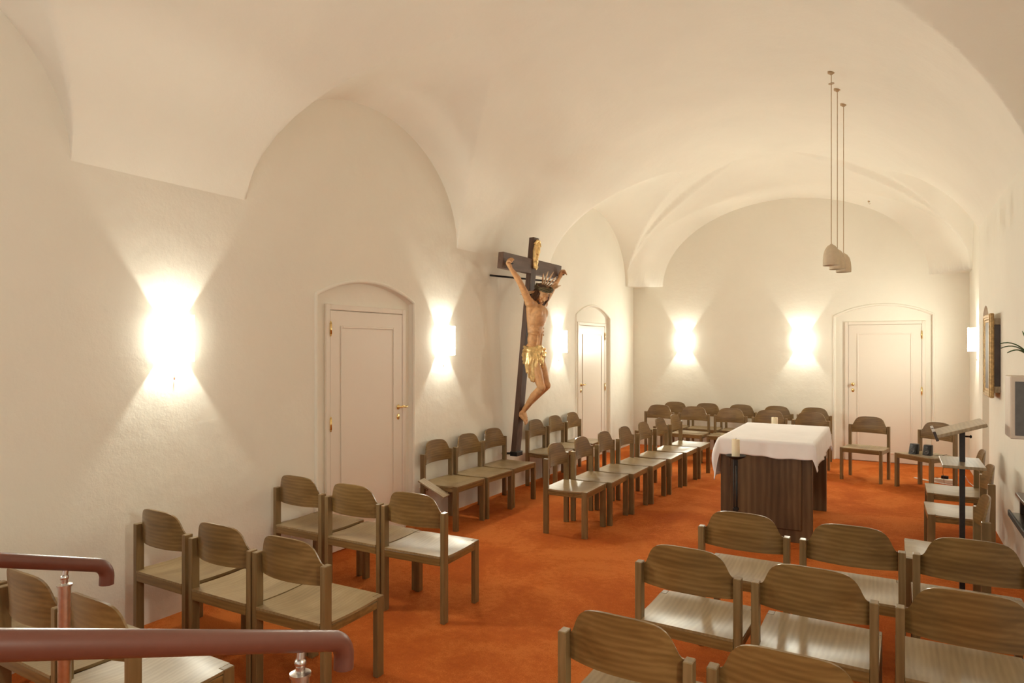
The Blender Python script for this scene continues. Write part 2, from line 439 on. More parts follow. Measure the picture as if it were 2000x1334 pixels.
# ------------------------------------------------------------------ chairs
def make_chair():
    t = thing('wooden_chair', '', 'chair')
    px, py = .24, .2
    for sx in (-1, 1):
        x = sx*px
        MB().box(x-.017, x+.017, -py-.025, -py+.025, 0, .72, .003).build('leg', CHZ, t)
        MB().box(x-.017, x+.017, py-.027, py+.027, 0, .438, .003).build('leg', CHZ, t)
    # seat: dished plywood, notched around the legs
    xsn = [-.2565, -.2225]+[-.2225+.445*k/14 for k in range(1, 14)]+[.2225, .2565]
    ysn = [-.227, -.174]+[-.174+.346*k/12 for k in range(1, 12)]+[.172, .228]
    nu, nv = len(xsn), len(ysn)
    def fn(i, j):
        x, yy = xsn[i], ysn[j]
        z = .438-.017*max(0, 1-(x/.25)**2)*math.sin(math.pi*max(0, min(1, (yy+.227)/.40)))**1.2-.006*math.sin(math.pi*max(0, min(1, (yy+.2)/.38)))
        return (x, yy, z)
    MB().grid(nu, nv, fn, (0,0,.013), skip=lambda i, j: (i in (0, nu-2)) and (j in (0, nv-2))).build('seat', CHS, t, True, 35, fix=True)
    r = MB()
    r.box(-.2225, .2225, -.2265, -.203, .375, .4245, .002); r.box(-.2225, .2225, .2, .224, .378, .4245, .002)
    for sx in (-1, 1): r.box(sx*.244-.011, sx*.244+.011, -.1745, .1725, .378, .418, .002)
    r.build('seat_frame', CHX, t)
    prof = [(0,.836),(.25,.8355),(.42,.832),(.56,.826),(.66,.817),(.74,.803),(.80,.786),(.85,.764),(.89,.742),(.925,.726),(.96,.716),(1,.712)]
    def top(u):
        u = abs(u)
        for (a, za), (b, zb_) in zip(prof, prof[1:]):
            if a <= u <= b: return za+(zb_-za)*(u-a)/(b-a)
        return prof[-1][1]
    us = sorted(set([s*a for a, _ in prof for s in (-1, 1)]+[s*q for q in (.12,.34,.49,.61,.7,.77,.825,.87) for s in (-1,1)]))
    nb = len(us)
    def fb(i, j):
        u = us[i]; k = j/9; z = .612+(top(u)-.612)*k
        yy = -.187-.048*(1-abs(u)**2.2)-.012*max(0, z-.66)/.17
        return (u*.2225, yy, z)
    MB().grid(nb, 10, fb, .011).build('backrest', CHX, t, True, 40, fix=True)
    return t
chair0 = make_chair(); used = [False]
def place(cx, cy, deg, label, group):
    """cx,cy = middle between the two rear posts; deg = direction the chair faces (0 = +Y)"""
    a = R(deg); f = Vector((-math.sin(a), math.cos(a), 0)); p = Vector((cx, cy, 0))+f*.2
    if not used[0]:
        used[0] = True; chair0.location = p; chair0.rotation_euler = (0,0,a); chair0['label'] = label; chair0['group'] = group; return chair0
    return dup(chair0, p, a, label, group)
B = 'brown wooden chair '
G = 'left block of chairs facing the altar'
place(-3.80, 1.45, 1, B+'in the nearest left row, cut by the left edge', G)
place(-3.25, 1.44, 0, B+'in the nearest left row, behind the steel handrail post', G)
place(-2.70, 1.43, 0, B+'in the nearest left row, aisle one seen below the front handrail', G)
place(-3.77, 2.365, 0, B+'by the left wall, between handrails and arched door', G)
place(-3.20, 2.35, 1, B+'in the middle of the row just beyond the handrails', G)
place(-2.67, 2.36, 2, B+'at the aisle end of the row just beyond the handrails', G)
place(-3.88, 3.51, 0, B+'beside the wall left of the arched door, over a wall socket', G)
place(-3.31, 3.49, 1, B+'standing in the middle in front of the near arched door', G)
place(-2.775, 3.495, 3, B+'with bright seat, at the aisle end before the arched door', G)
G = 'chairs along the left wall facing right'
w1 = place(-4.10, 5.55, -90, B+'on the left wall right beside the door with a slanting side flap', G)
place(-4.09, 6.11, -91, B+'on the left wall, middle of three before the crucifix', G)
place(-4.10, 6.67, -91, B+'on the left wall next to the foot of the crucifix beam', G)
place(-4.11, 7.76, -90, B+'on the left wall just under the feet of the crucified figure', G)
place(-4.11, 8.34, -90, B+'on the left wall, middle of the three beyond the crucifix', G)
place(-4.10, 8.90, -90, B+'on the left wall next to the far narrow door', G)
G = 'single file of chairs facing the altar from the left'
nm = ['nearest one with free end', 'second from near', 'third from near', 'the middle one', 'third from far end', 'second from far end', 'farthest one']
for k, n in enumerate(nm):
    place(-2.915+.036*k, [5.94, 6.49, 7.04, 7.60, 8.19, 8.78, 9.35][k], -88.5-.5*k, B+'in the single file left of the altar, '+n, G)
G = 'rows of chairs at the back wall'
nm = ['leftmost', 'second from the left', 'middle', 'second from the right', 'rightmost, half hidden by the altar']
for k, n in enumerate(nm):
    place(-3.385+.582*k, [10.78, 10.76, 10.73, 10.70, 10.67][k], [176,177,178,179,178][k], B+'in the front back row, '+n, G)
for k, n in enumerate(['leftmost', 'second from the left', 'middle', 'second from the right', 'rightmost beside the door']):
    place(-3.33+.56*k, 11.50, 180+(k % 2), B+'in the rear row against the back wall, '+n, G)
G = 'two chairs before the wide arched door'
place(-.29, 10.385, 167.5, B+'empty, standing alone before the wide arched door', G)
F2 = place(.485, 10.03, 139, B+'at an angle before the wide door, two black speakers on its seat', G)
G = 'chairs along the right wall facing left'
place(.70, 7.56, 90, B+'on the right wall, farthest of the three behind the lectern shelf', G)
place(.665, 6.625, 91, B+'on the right wall just behind the lectern pole', G)
place(.495, 5.225, 90, B+'on the right wall, nearest of the three, under the dark wall rack', G)
G = 'right block of chairs facing the altar'
place(-.765, 4.04, 0, B+'in the right block directly before the altar, left one', G)
place(-.20, 4.045, 1, B+'in the right block nearest the altar, middle one', G)
place(.345, 4.055, 0, B+'in the right block nearest the altar, right one at the picture edge', G)
place(-.87, 3.21, -1, B+'in the second right row, at the open aisle', G)
place(-.31, 3.20, -1, B+'in the second right row, middle one with wide bright seat', G)
place(.265, 3.195, 0, B+'in the second right row, right one cut by the picture edge', G)
place(-.85, 2.285, -1, B+'in the nearest right row, aisle one at the lower edge', G)
place(-.29, 2.283, 0, B+'in the nearest right row, only its backrest top showing', G)

# side flap on the first wall chair (local frame: y forward = world +X, x = world -Y)
fl = MB()
def ff(i, j):
    t = i/3; u = j/1
    return (.262+.10*u-.0*t, -.17+.31*t, .478-.13*t-.01*u)
fl.grid(4, 2, ff, .014)
fo = fl.build('side_flap', DESKW, w1, fix=True)
for q_ in ([(.245,-.16,.42),(.30,-.1,.432)], [(.245,.08,.36),(.30,.06,.362)]): MB().tube(q_, .006, 8).build('flap_bracket', BLACKM, w1, True)

# ------------------------------------------------------------------ altar
AX0, AX1, AY0, AY1 = -1.45, -.635, 6.56, 8.03
t = thing('altar_table', 'dark wooden altar table of two upright slabs under a white cloth', 'altar', ((AX0+AX1)/2, (AY0+AY1)/2, 0))
ox, oy = (AX0+AX1)/2, (AY0+AY1)/2
hw, hd = (AX1-AX0)/2, (AY1-AY0)/2
for s in (-1, 1):
    q = MB(); yy = s*hd
    q.box(-hw, hw, min(yy, yy-s*.05), max(yy, yy-s*.05), 0, .875, .003)
    o = q.build('side_slab', ALT, t)
    p = MB(); y0 = yy+s*.0; 
    p.box(-hw+.09, hw-.09, min(y0-s*.002, y0+s*.02), max(y0-s*.002, y0+s*.02), .115, .86, .009)
    p.build('raised_panel', ALT, o)
MB().box(-hw-.015, hw+.015, -hd-.015, hd+.015, .875, .915, .006).build('table_top', ALT, t)
MB().box(-hw+.1, hw-.1, -.02, .02, .5, .6, .004).build('stretcher', ALT, t)
# cloth
def cloth():
    m = MB(); W, D = hw+.022, hd+.022; zt = .921; r = .02
    # perimeter samples: (x,y, nx,ny, skirt length, flare)
    aL, aR, aF, aB = .37, .21, .145, .15
    per = []
    def side(p0, p1, n, L, nrm, N):
        for k in range(N):
            q = k/N; per.append((p0[0]+(p1[0]-p0[0])*q, p0[1]+(p1[1]-p0[1])*q, nrm[0], nrm[1], L, .012, 0))
    def corner(c, a0, La, Lb, N=10):
        for k in range(N):
            q = k/N; a = R(a0+90*q); tip = math.sqrt(La*La+Lb*Lb)
            if q < .5: L = La+(tip-La)*(q*2)**1.3
            else: L = Lb+(tip-Lb)*((1-q)*2)**1.3
            per.append((c[0]+r*math.cos(a), c[1]+r*math.sin(a), math.cos(a), math.sin(a), L, .012+.02*math.sin(math.pi*q), 1))
    # counter clockwise from front-left corner
    corner((-W+r, -D+r), 180, aL, aF)
    side((-W+r, -D), (W-r, -D), 0, aF, (0, -1), 40)
    corner((W-r, -D+r), 270, aF, aR)
    side((W, -D+r), (W, D-r), 0, aR, (1, 0), 60)
    corner((W-r, D-r), 0, aR, aB)
    side((W-r, D), (-W+r, D), 0, aB, (0, 1), 40)
    corner((-W+r, D-r), 90, aB, aL)
    side((-W, D-r), (-W, -D+r), 0, aL, (-1, 0), 60)
    n = len(per); K = 12
    vs = []; 
    for i, (x, yy, nx_, ny_, L, fl, cn) in enumerate(per):
        for j in range(K+1):
            q = j/K; ph = i*.42
            wv = (math.sin(ph)*.5+math.sin(ph*.37+1.3)*.8+math.sin(ph*1.9)*.2)
            amp = .012 if not cn else .004
            out = .003+fl*q**1.1*1.1+.045*max(0, L-.2)/.2*math.sin(math.pi*min(1, q*1.15))+wv*amp*q*(L/.2)**.5
            if out < .001: out = .001
            hem = .006*math.sin(i*.21)+.004*math.sin(i*.57)
            if j == 0: vs.append((x, yy, zt))
            else: vs.append((x+nx_*out, yy+ny_*out, zt-(L+hem)*q-.001))
    fs = [(i*(K+1)+j, ((i+1)%n)*(K+1)+j, ((i+1)%n)*(K+1)+j+1, i*(K+1)+j+1) for i in range(n) for j in range(K)]
    m.add(vs, fs)
    # top: concentric rings to the centre with faint wrinkles
    rings = 14; base = len(m.v); tv = []
    for k in range(1, rings+1):
        s = 1-k/rings
        for (x, yy, *_r) in per:
            X, Y = x*s, yy*s
            tv.append((X, Y, zt+.003*math.sin(X*9+Y*5)*math.sin(Y*7-X*3)*min(1, k/2)+.001))
    m.v += tv
    for k in range(rings):
        for i in range(n):
            a = (lambda q: q*(K+1)) if k == 0 else (lambda q, k=k: base+(k-1)*n+q)
            b = lambda q, k=k: base+k*n+q
            m.f.append((a(i), b(i), b((i+1)%n), a((i+1)%n))); m.mi.append(0)
    o = m.build('altar_cloth', LINEN, None, True, fix=True)
    o.location = (ox, oy, 0)
    md = o.modifiers.new('thick', 'SOLIDIFY'); md.thickness = .0025; md.offset = 1
    return tag(o, 'white linen cloth draped over the dark altar table', 'altar cloth')
cloth()

# candle stands
def stand():
    t = thing('candle_stand', '', 'candle stand')
    MB().lathe([(0,.0),(.11,.0),(.115,.006),(.10,.012),(.03,.016),(0,.016)]).build('base', BLACKM, t, True, 40)
    p = MB()
    for k in range(3):
        a = R(90+120*k); p.tube([(.016*math.cos(a), .016*math.sin(a), .012), (.016*math.cos(a), .016*math.sin(a), .76)], .0065, 8)
    p.build('pole', BLACKM, t, True)
    MB().box(-.024,.024,-.024,.024,.30,.325,.003).build('collar', BLACKM, t); MB().box(-.016,.016,-.016,.016,.715,.775,.003).build('collar', BLACKM, t)
    MB().lathe([(0,.768),(.02,.77),(.05,.778),(.078,.793),(.09,.806),(.088,.808),(.07,.799),(.045,.790),(0,.788)]).build('drip_dish', BLACKM, t, True)
    return t
def candle(name, loc, h, label, seg=24):
    t = thing(name, label, 'candle', loc)
    MB().lathe([(0,0),(.0345,0),(.0355,.004),(.0355,h-.004),(.033,h),(.026,h-.004),(.012,h-.009),(0,h-.01)], seg=seg).build('wax', WAX, t, True, 50)
    MB().tube([(0,0,h-.012),(.001,0,h+.004),(.004,0,h+.012)], .0018, 6).build('wick', WICK, t)
s1 = stand(); s1.location = (-1.253, 6.28, 0); s1['label'] = 'black iron candle stand with a dish in front of the altar'; s1['group'] = 'black iron candle stands at the altar'
dup(s1, (-1.225, 8.38, 0), R(20), 'black iron candle stand hidden behind the altar')
candle('pillar_candle', (-1.253, 6.28, .789), .165, 'cream pillar candle on the iron stand in front of the altar')
candle('pillar_candle', (-1.225, 8.38, .789), .175, 'cream pillar candle peeking up behind the altar')

# ------------------------------------------------------------------ lectern
t = thing('lectern', 'lectern with slanted pale desk, low shelf and dark steel pole', 'lectern', (.425, 5.68, 0))
MB().box(-.17,.17,-.15,.15,0,.012,.003).build('base_plate', GREYM, t)
MB().box(-.017,.017,-.017,.017,0.012,1.205,.002).build('pole', GREYM, t)
MB().box(-.13,.12,-.23,.23,.965,.985,.003).build('shelf', DESKW, t)
MB().box(-.1,.1,-.02,.02,.955,.965,.002).build('shelf_bracket', GREYM, t)
M = Matrix.Translation((-.015, 0, 1.222)) @ Euler((0, R(-19), 0)).to_matrix().to_4x4()
MB().box(-.155,.15,-.2,.2,-.012,.012,.003, M).build('desk_board', DESKW, t)
for (a, b) in ((-.2, -.01), (.03, .2)): MB().box(-.168,-.15,a,b,-.03,.04,.002, M).build('book_ledge', RACKW, t)
MB().tube([(.017,-.0,1.165),(.045,0,1.165)], .006, 8).ell((.05,0,1.165), (.008,.012,.012), None, 10, 6).build('tilt_knob', BLACKM, t, True)

# ------------------------------------------------------------------ speakers, power strip
def speaker():
    t = thing('desktop_speaker', '', 'speaker')
    m = MB(); prof = [(-.047,-.05,0),(.047,-.05,0)]
    # leaning-back rounded body
    N = 8
    def fn(i, j):
        a = 2*math.pi*i/24; k = j/8
        w = .05*(1-.08*k**2); d = .052*(1-.2*k)
        sx = math.copysign(abs(math.cos(a))**.45, math.cos(a)); sy = math.copysign(abs(math.sin(a))**.45, math.sin(a))
        return (sx*w, sy*d+.022*k, .004+.126*k)
    m.grid(25, 9, fn)
    m.add([fn(i, 8) for i in range(24)], [tuple(range(24))]); m.add([fn(i, 0) for i in range(24)], [tuple(reversed(range(24)))])
    m.build('cabinet', PLASTIC, t, True, 50, fix=True)
    M = Matrix.Translation((0, -.049, .048)) @ Euler((R(90-14), 0, 0)).to_matrix().to_4x4()
    c = MB().lathe([(.031,-.004),(.033,.002),(.03,.004),(.024,-.001),(.012,-.004),(.008,.001),(0,.003)]); c.v = [(M@Vector(v))[:] for v in c.v]
    c.build('driver', CONEM, t, True)
    M = Matrix.Translation((0, -.031, .104)) @ Euler((R(90-16), 0, 0)).to_matrix().to_4x4()
    c = MB().lathe([(.012,-.003),(.013,.002),(.011,.003),(.006,0),(0,.001)], seg=20); c.v = [(M@Vector(v))[:] for v in c.v]
    c.build('tweeter', CONEM, t, True)
    return t
sp = speaker(); fa = R(139)
def onF2(u, f):  # along chair width / forward
    c = F2.location; return (c.x+math.cos(fa)*u-math.sin(fa)*f, c.y+math.sin(fa)*u+math.cos(fa)*f)
def at(u, v, z_h):   # pixel + height -> world (used only to read off where things stand)
    z = 1290*(1.8-z_h)/(v-678); x = (u-1000)/1290*z
    return (x*.8660254-z*.5, x*.5+z*.8660254)
a = onF2(.115, .06); b = onF2(-.03, .0)
sp.location = (a[0], a[1], .43); sp.rotation_euler = (0,0,R(-28)); sp['label'] = 'small black desktop speaker on the chair seat, left of the pair'; sp['group'] = 'small black speakers on a chair seat'
dup(sp, (b[0], b[1], .43), R(-22), 'small black desktop speaker on the chair seat, right of the pair')
c0 = onF2(-.16, -.08)
cb = MB(); P = [(b[0]+.04, b[1]+.05, .434), (c0[0], c0[1]+.02, .441), (c0[0]+.06, c0[1]+.12, .444), (c0[0]+.03, c0[1]+.2, .40), (c0[0]+.02, c0[1]+.21, .2), (.58, 10.36, .008), (.585, 10.38, .006)]
cb.tube(P, .0025, 6); tag(cb.build('speaker_cable', BLACKM, None, True), 'thin black speaker cable hanging from the chair to the power strip', 'cable')
t = thing('power_strip', 'white power strip with a black plug on the carpet under the chair', 'power strip', (.60, 10.42, 0), R(-12))
MB().box(-.13,.13,-.035,.035,0,.06,.008).build('housing', WHITEP, t)
for x in (-.1, .1): MB().lathe([(.02,.06),(.021,.0615),(.019,.0615),(.018,.0605),(0,.0605)], x, 0, 0, 16).build('socket', BLACKM, t)
MB().box(-.05,.03,-.022,.022,.061,.10,.005).build('plug', BLACKM, t)
w = MB(); pts = []
for k in range(60):
    q = k/59; pts.append((.44-.42*math.sin(math.pi*q)*math.cos(q*3.0)+.1*q, 10.42+.16*math.sin(q*7)+.05, .007+.0*q))
w.tube(pts, .006, 7)
pts = [(.76,10.40,.02),(.82,10.5,.1),(.86,10.56,.02),(.90,10.3,.007),(.85,10.0,.007),(.90,9.8,.007),(.955,9.9,.02),(.955,9.95,.25)]
w.tube(pts, .006, 7); tag(w.build('power_cable', WHITEP, None, True), 'white power cable looping over the carpet behind the speaker chair', 'cable')

# ------------------------------------------------------------------ pendants
def pendant():
    t = thing('pendant_lamp', '', 'pendant lamp')
    MB().lathe([(.073,0),(.0745,.002),(.074,.05),(.07,.10),(.058,.15),(.035,.185),(.012,.2),(.008,.205),(0,.205),(.006,.198),(.03,.18),(.053,.147),(.066,.10),(.07,.05),(.0705,.001),(.073,0)], seg=36).build('lamp_shade', PEND, t, True, 60)
    MB().ell((0,0,.1), (.028,.028,.04)).build('bulb', WHITEP, t, True)
    return t
ps = [(-.51, 6.95, 2.575, 'nearest and leftmost'), (-.49, 7.42, 2.585, 'middle'), (-.46, 7.88, 2.60, 'farthest and rightmost')]
for k, (x, yy, z, n) in enumerate(ps):
    p = pendant(); p.location = (x, yy, z); p['label'] = 'unlit pale bell shaped pendant lamp over the altar, %s of three' % n; p['group'] = 'pendant lamps over the altar'
    top_ = zceil(x, yy)-z
    MB().tube([(0,0,.2),(0,0,top_-.01)], .0035, 8).build('cord', CORD, p)
    cap = MB().lathe([(0,-.022),(.012,-.022),(.016,-.016),(.032,-.006),(.034,.02),(0,.02)], 0, 0, top_-.002, 20)
    cap.build('ceiling_cap', CORD, p, True, 40)
    if k == 0: MB().lathe([(0,0),(.026,0),(.026,.004),(0,.004)], 0, 0, top_-.11, 20).build('cord_disc', CORD, p)

# ------------------------------------------------------------------ crucifix
CO = Vector((-4.2, 7.1, .5))
cr = thing('crucifix', 'large dark wooden crucifix with carved figure leaning out from the left wall', 'crucifix', CO)
def L3(x, yy, z): return (x-CO.x, yy-CO.y, z-CO.z)
def bx(z): return -4.05+(z-.5)*.0989
def beam(y0, y1, z0, z1, dep=.03, seg=6):
    m = MB()
    vs = [L3(bx(z)+s*dep, yy, z) for z in (z0, z1) for s in (-1, 1) for yy in (y0, y1)]
    m.add(vs, [(0,1,3,2),(4,6,7,5),(0,4,5,1),(2,3,7,6),(0,2,6,4),(1,5,7,3)]); return m
def bevel(o, w=.004):
    md = o.modifiers.new('bevel', 'BEVEL'); md.width = w; md.segments = 2; md.limit_method = 'ANGLE'
bevel(beam(7.04, 7.17, .5, 3.13, .034).build('upright_beam', DARKW, cr, fix=True))
DWY = wood('dark_oak_crossbeam', srgb(66,48,38), srgb(88,66,54), srgb(104,80,66), 'y', .55, 0, 1)
bevel(beam(6.36, 7.86, 2.69, 2.87, .0335).build('cross_beam', DWY, cr, fix=True))
b = MB().box(*[q for p in zip(L3(-4.09, 7.03, .46), L3(-3.99, 7.18, .515)) for q in p], .004)
b.tube([L3(-4.185, 7.0, .49), L3(-4.05, 7.06, .49)], .014, 10).build('foot_bracket', BLACKM, cr, True, 40)
MB().tube([L3(-4.18, 6.72, 2.66), L3(-3.88, 7.80, 2.66)], .012, 10).build('stay_rod', BLACKM, cr, True, 40)

def remesh(o, vox, it=3, fac=.5):
    md = o.modifiers.new('remesh', 'REMESH'); md.mode = 'VOXEL'; md.voxel_size = vox; md.use_smooth_shade = True
    if it: s = o.modifiers.new('smooth', 'SMOOTH'); s.iterations = it; s.factor = fac
    return o
m = MB()
def cap(a, ra, b, rb): m.capsule(L3(*a), ra, L3(*b), rb)
def el(c, r, e=None): m.ell(L3(*c), r, e)
# torso (arched forward, leaning with the cross)
tilt = Euler((0, R(8), 0))
el((-3.735, 7.10, 2.17), (.092, .158, .17), tilt)
el((-3.71, 7.03, 2.21), (.07, .075, .085), tilt); el((-3.71, 7.17, 2.21), (.07, .075, .085), tilt)    # pectorals
el((-3.765, 7.10, 2.02), (.082, .135, .13), tilt)
el((-3.785, 7.10, 1.90), (.073, .118, .13), Euler((0, R(4), 0)))
el((-3.80, 7.10, 1.76), (.088, .142, .115))
for s in (-1, 1):                                         # ribs, lats, belly muscles
    for k in range(5):
        z = 2.13-.042*k
        m.chain([L3(-3.80, 7.10+s*.125, z+.03), L3(-3.73, 7.10+s*.115, z), L3(-3.69+.0*k, 7.10+s*.06, z-.02)], [.010, .011, .008], 8)
    cap((-3.78, 7.10+s*.13, 2.27), .045, (-3.79, 7.10+s*.10, 1.98), .03)
    cap((-3.712, 7.10+s*.028, 1.95), .026, (-3.722, 7.10+s*.026, 1.82), .024)
cap((-3.74, 7.10, 2.26), .07, (-3.715, 7.095, 2.37), .052)      # neck
for s in (-1, 1):
    sh = (-3.765, 7.10+s*.17, 2.33); e_ = (-3.745, 7.10+s*.425, 2.545); w_ = (-3.755, 7.10+s*.625, 2.69); h_ = (-3.755, 7.10+s*.675, 2.745)
    cap((-3.75, 7.10+s*.09, 2.30), .062, sh, .056)
    el((-3.755, 7.10+s*.185, 2.34), (.055, .062, .058))
    cap(sh, .05, (-3.75, 7.10+s*.30, 2.44), .043); cap((-3.75, 7.10+s*.30, 2.44), .043, e_, .034)
    cap(e_, .035, (-3.748, 7.10+s*.49, 2.60), .036); cap((-3.748, 7.10+s*.49, 2.60), .036, w_, .022)
    cap(w_, .022, h_, .032)
    # fingers curled forward over the palm, thumb off the side
    base = Vector(h_); along = Vector((0, s*.55, .83)).normalized(); side = Vector((0, .83, -s*.55)).normalized()*1
    for k, (off, ln) in enumerate(((-.033, .062), (-.011, .072), (.011, .068), (.032, .052))):
        p0 = base+along*.02+side*off; p1 = p0+along*ln*.42+Vector((.018, 0, 0)); p2 = p1+along*ln*.10+Vector((.034, 0, -.006)); p3 = p2-along*ln*.28+Vector((.012, 0, -.004))
        m.chain([L3(*p0), L3(*p1), L3(*p2), L3(*p3)], [.0115, .0105, .0095, .008], 8)
    p0 = base-along*.012-side*s*.03; p1 = p0-side*s*.026+along*.012+Vector((.02, 0, 0)); p2 = p1+along*.03+side*s*.012+Vector((.02, 0, 0))
    m.chain([L3(*p0), L3(*p1), L3(*p2)], [.014, .0115, .009], 8)
# legs
for s, kn, an, hl, to in ((-1, (-3.655, 7.035, 1.315), (-3.925, 7.075, 1.01), (-3.972, 7.07, .975), (-3.885, 7.075, .865)),
                          (1, (-3.648, 7.155, 1.335), (-3.95, 7.13, 1.03), (-3.985, 7.125, .995), (-3.925, 7.14, .88))):
    hp = (-3.80, 7.10+s*.075, 1.70)
    mid = tuple(a*.5+b*.5 for a, b in zip(hp, kn)); mid = (mid[0]+.008, mid[1], mid[2])
    cap(hp, .083, mid, .071); cap(mid, .071, kn, .047)
    el((kn[0]+.012, kn[1], kn[2]+.002), (.042, .042, .05))
    calf = (kn[0]*.68+an[0]*.32-.018, kn[1]*.68+an[1]*.32, kn[2]*.68+an[2]*.32-.008)
    cap(kn, .043, calf, .050); cap(calf, .050, an, .027)
    cap((kn[0]+.01, kn[1], kn[2]-.03), .026, an, .021)
    el(an, (.03, .031, .03)); cap(an, .027, hl, .028)
    ball = (to[0]-.012, to[1], to[2]+.04)
    cap(hl, .026, ball, .024); cap(an, .026, (ball[0]+.012, ball[1], ball[2]+.01), .022)
    for k, (dy, ln, rr) in enumerate(((-.03, .045, .0115), (-.012, .042, .0095), (.003, .038, .009), (.017, .034, .0085), (.030, .028, .008))):
        dy = dy*(1 if s == -1 else 1); p0 = (ball[0], ball[1]+dy*.9, ball[2]); p1 = (ball[0]+.016, ball[1]+dy, ball[2]-ln*.6); p2 = (ball[0]+.016, ball[1]+dy, ball[2]-ln)
        m.chain([L3(*p0), L3(*p1), L3(*p2)], [rr+.004, rr+.001, rr], 8)
# head: built in its own frame then turned down and to his right
HC = Vector((-3.675, 7.085, 2.44)); HM = Matrix.Translation(HC-CO) @ (Euler((0, 0, R(-32))).to_matrix() @ Euler((0, R(38), 0)).to_matrix() @ Euler((R(-6), 0, 0)).to_matrix()).to_4x4()
def hd_(fn, store):     # head pieces: x forward, y his left, z up
    tmp = MB(); fn(tmp); store.add([(HM @ Vector(v))[:] for v in tmp.v], tmp.f)
def head(k):
    k.ell((0,0,.012), (.092,.073,.098)); k.ell((.026,0,-.05), (.06,.054,.07)); k.ell((.062,0,-.098), (.024,.026,.02))
    k.ell((.083,0,.034), (.014,.05,.014))                                    # brow
    k.capsule((.088,0,.02), .009, (.108,0,-.022), .0125); k.ell((.098,.011,-.024), (.009,.007,.007)); k.ell((.098,-.011,-.024), (.009,.007,.007))
    for s in (-1, 1):
        k.ell((.076,s*.03,.012), (.013,.015,.009)); k.ell((.066,s*.042,-.02), (.02,.018,.02)); k.ell((-.005,s*.076,-.005), (.02,.009,.028))
    k.ell((.09,0,-.053), (.011,.022,.006)); k.ell((.086,0,-.065), (.011,.019,.007))
hd_(head, m)
remesh(m.build('body', SKINM, cr, True), .0058, 2, .4)
# hair and beard
h = MB()
def hair(k):
    k.ell((-.034,0,.036), (.088,.082,.09)); rnd = random.Random(3)
    for s in (-1, 1):
        for q in range(7):
            x = -.062+.0165*q; y0 = s*(.07+.006*math.sin(q)); 
            pts = [(x,y0,.02),(x+.008,y0+s*.014,-.04),(x+.0,y0+s*.006,-.09-.006*q),(x+.018+rnd.uniform(-.01,.01),y0-s*.004,-.135-rnd.uniform(0,.035))]
            k.chain(pts, [.017,.015,.0125,.006], 8)
    for q in range(6): k.chain([(-.08,-.05+.02*q,.0),(-.098,-.05+.02*q,-.06),(-.085,-.055+.022*q,-.13)], [.02,.017,.008], 8)
    for q in range(7):
        yy = -.036+.012*q; k.chain([(.052,yy*1.15,-.07),(.076,yy*.9,-.105),(.078,yy*.6,-.142-.012*(1-abs(yy)/.036))], [.012,.012,.0055], 8)
    k.chain([(.094,-.024,-.062),(.1,0,-.044),(.094,.024,-.062)], [.005,.006,.005], 8)
hd_(hair, h); remesh(h.build('hair', HAIRM, cr, True), .0052, 1, .3)
# crown of thorns
c = MB()
def crown(k):
    for j in range(4):
        pts = [((.103+.009*math.cos(5*a+j*1.6))*math.cos(a)-.012, (.096+.009*math.cos(5*a+j*1.6))*math.sin(a), .078+.019*math.sin(5*a+j*1.6)+.008*math.sin(2*a+j)+.03*math.cos(a)) for a in [2*math.pi*i/72 for i in range(73)]]
        k.tube(pts, .0098, 8)
    rnd = random.Random(8)
    for i in range(44):
        a = rnd.uniform(0, 6.28); p = Vector((.106*math.cos(a)-.012, .1*math.sin(a), .078+.03*math.cos(a)+rnd.uniform(-.02,.02)))
        d = Vector((math.cos(a)+rnd.uniform(-.6,.6), math.sin(a)+rnd.uniform(-.6,.6), rnd.uniform(-.8,.9))).normalized()
        k.tube([p[:], (p+d*.032)[:]], [.0036,.0006], 6)
hd_(crown, c); c.build('crown_of_thorns', THORN, cr, True, 50)
# three bundles of rays
for nm_, dirs in (('top', [(-.15+.15*k*.9, -.34+.17*k, 1) for k in range(5)]), ('left', [(-.1, 1, .34+.10*k) for k in range(3)]), ('right', [(-.1, -1, -.42+.12*k) for k in range(2)])):
    g = MB()
    def rays(k, dirs=dirs, nm_=nm_):
        for i, d in enumerate(dirs):
            d = Vector(d).normalized(); ln = {'top': (.17,.21,.235,.20,.16), 'left': (.16,.19,.15), 'right': (.21,.17)}[nm_][i]
            s = Vector((-.02,0,.03))+d*.07; pr = d.cross(Vector((1,0,0))).normalized()
            e0 = s+d*.02; e1 = s+d*ln
            vs = []
            for t_, w_ in ((0,.010),(.5,.013),(.85,.009),(1,.001)):
                q = s+(e1-s)*t_
                vs += [(q+pr*w_)[:], (q+Vector((.005,0,0)))[:], (q-pr*w_)[:], (q-Vector((.003,0,0)))[:]]
            fs = [(i_*4+a, i_*4+(a+1)%4, (i_+1)*4+(a+1)%4, (i_+1)*4+a) for i_ in range(3) for a in range(4)]+[(3,2,1,0),(12,13,14,15)]
            k.add(vs, fs)
    hd_(rays, g); g.build('halo_rays', GOLDP, cr, fix=True)
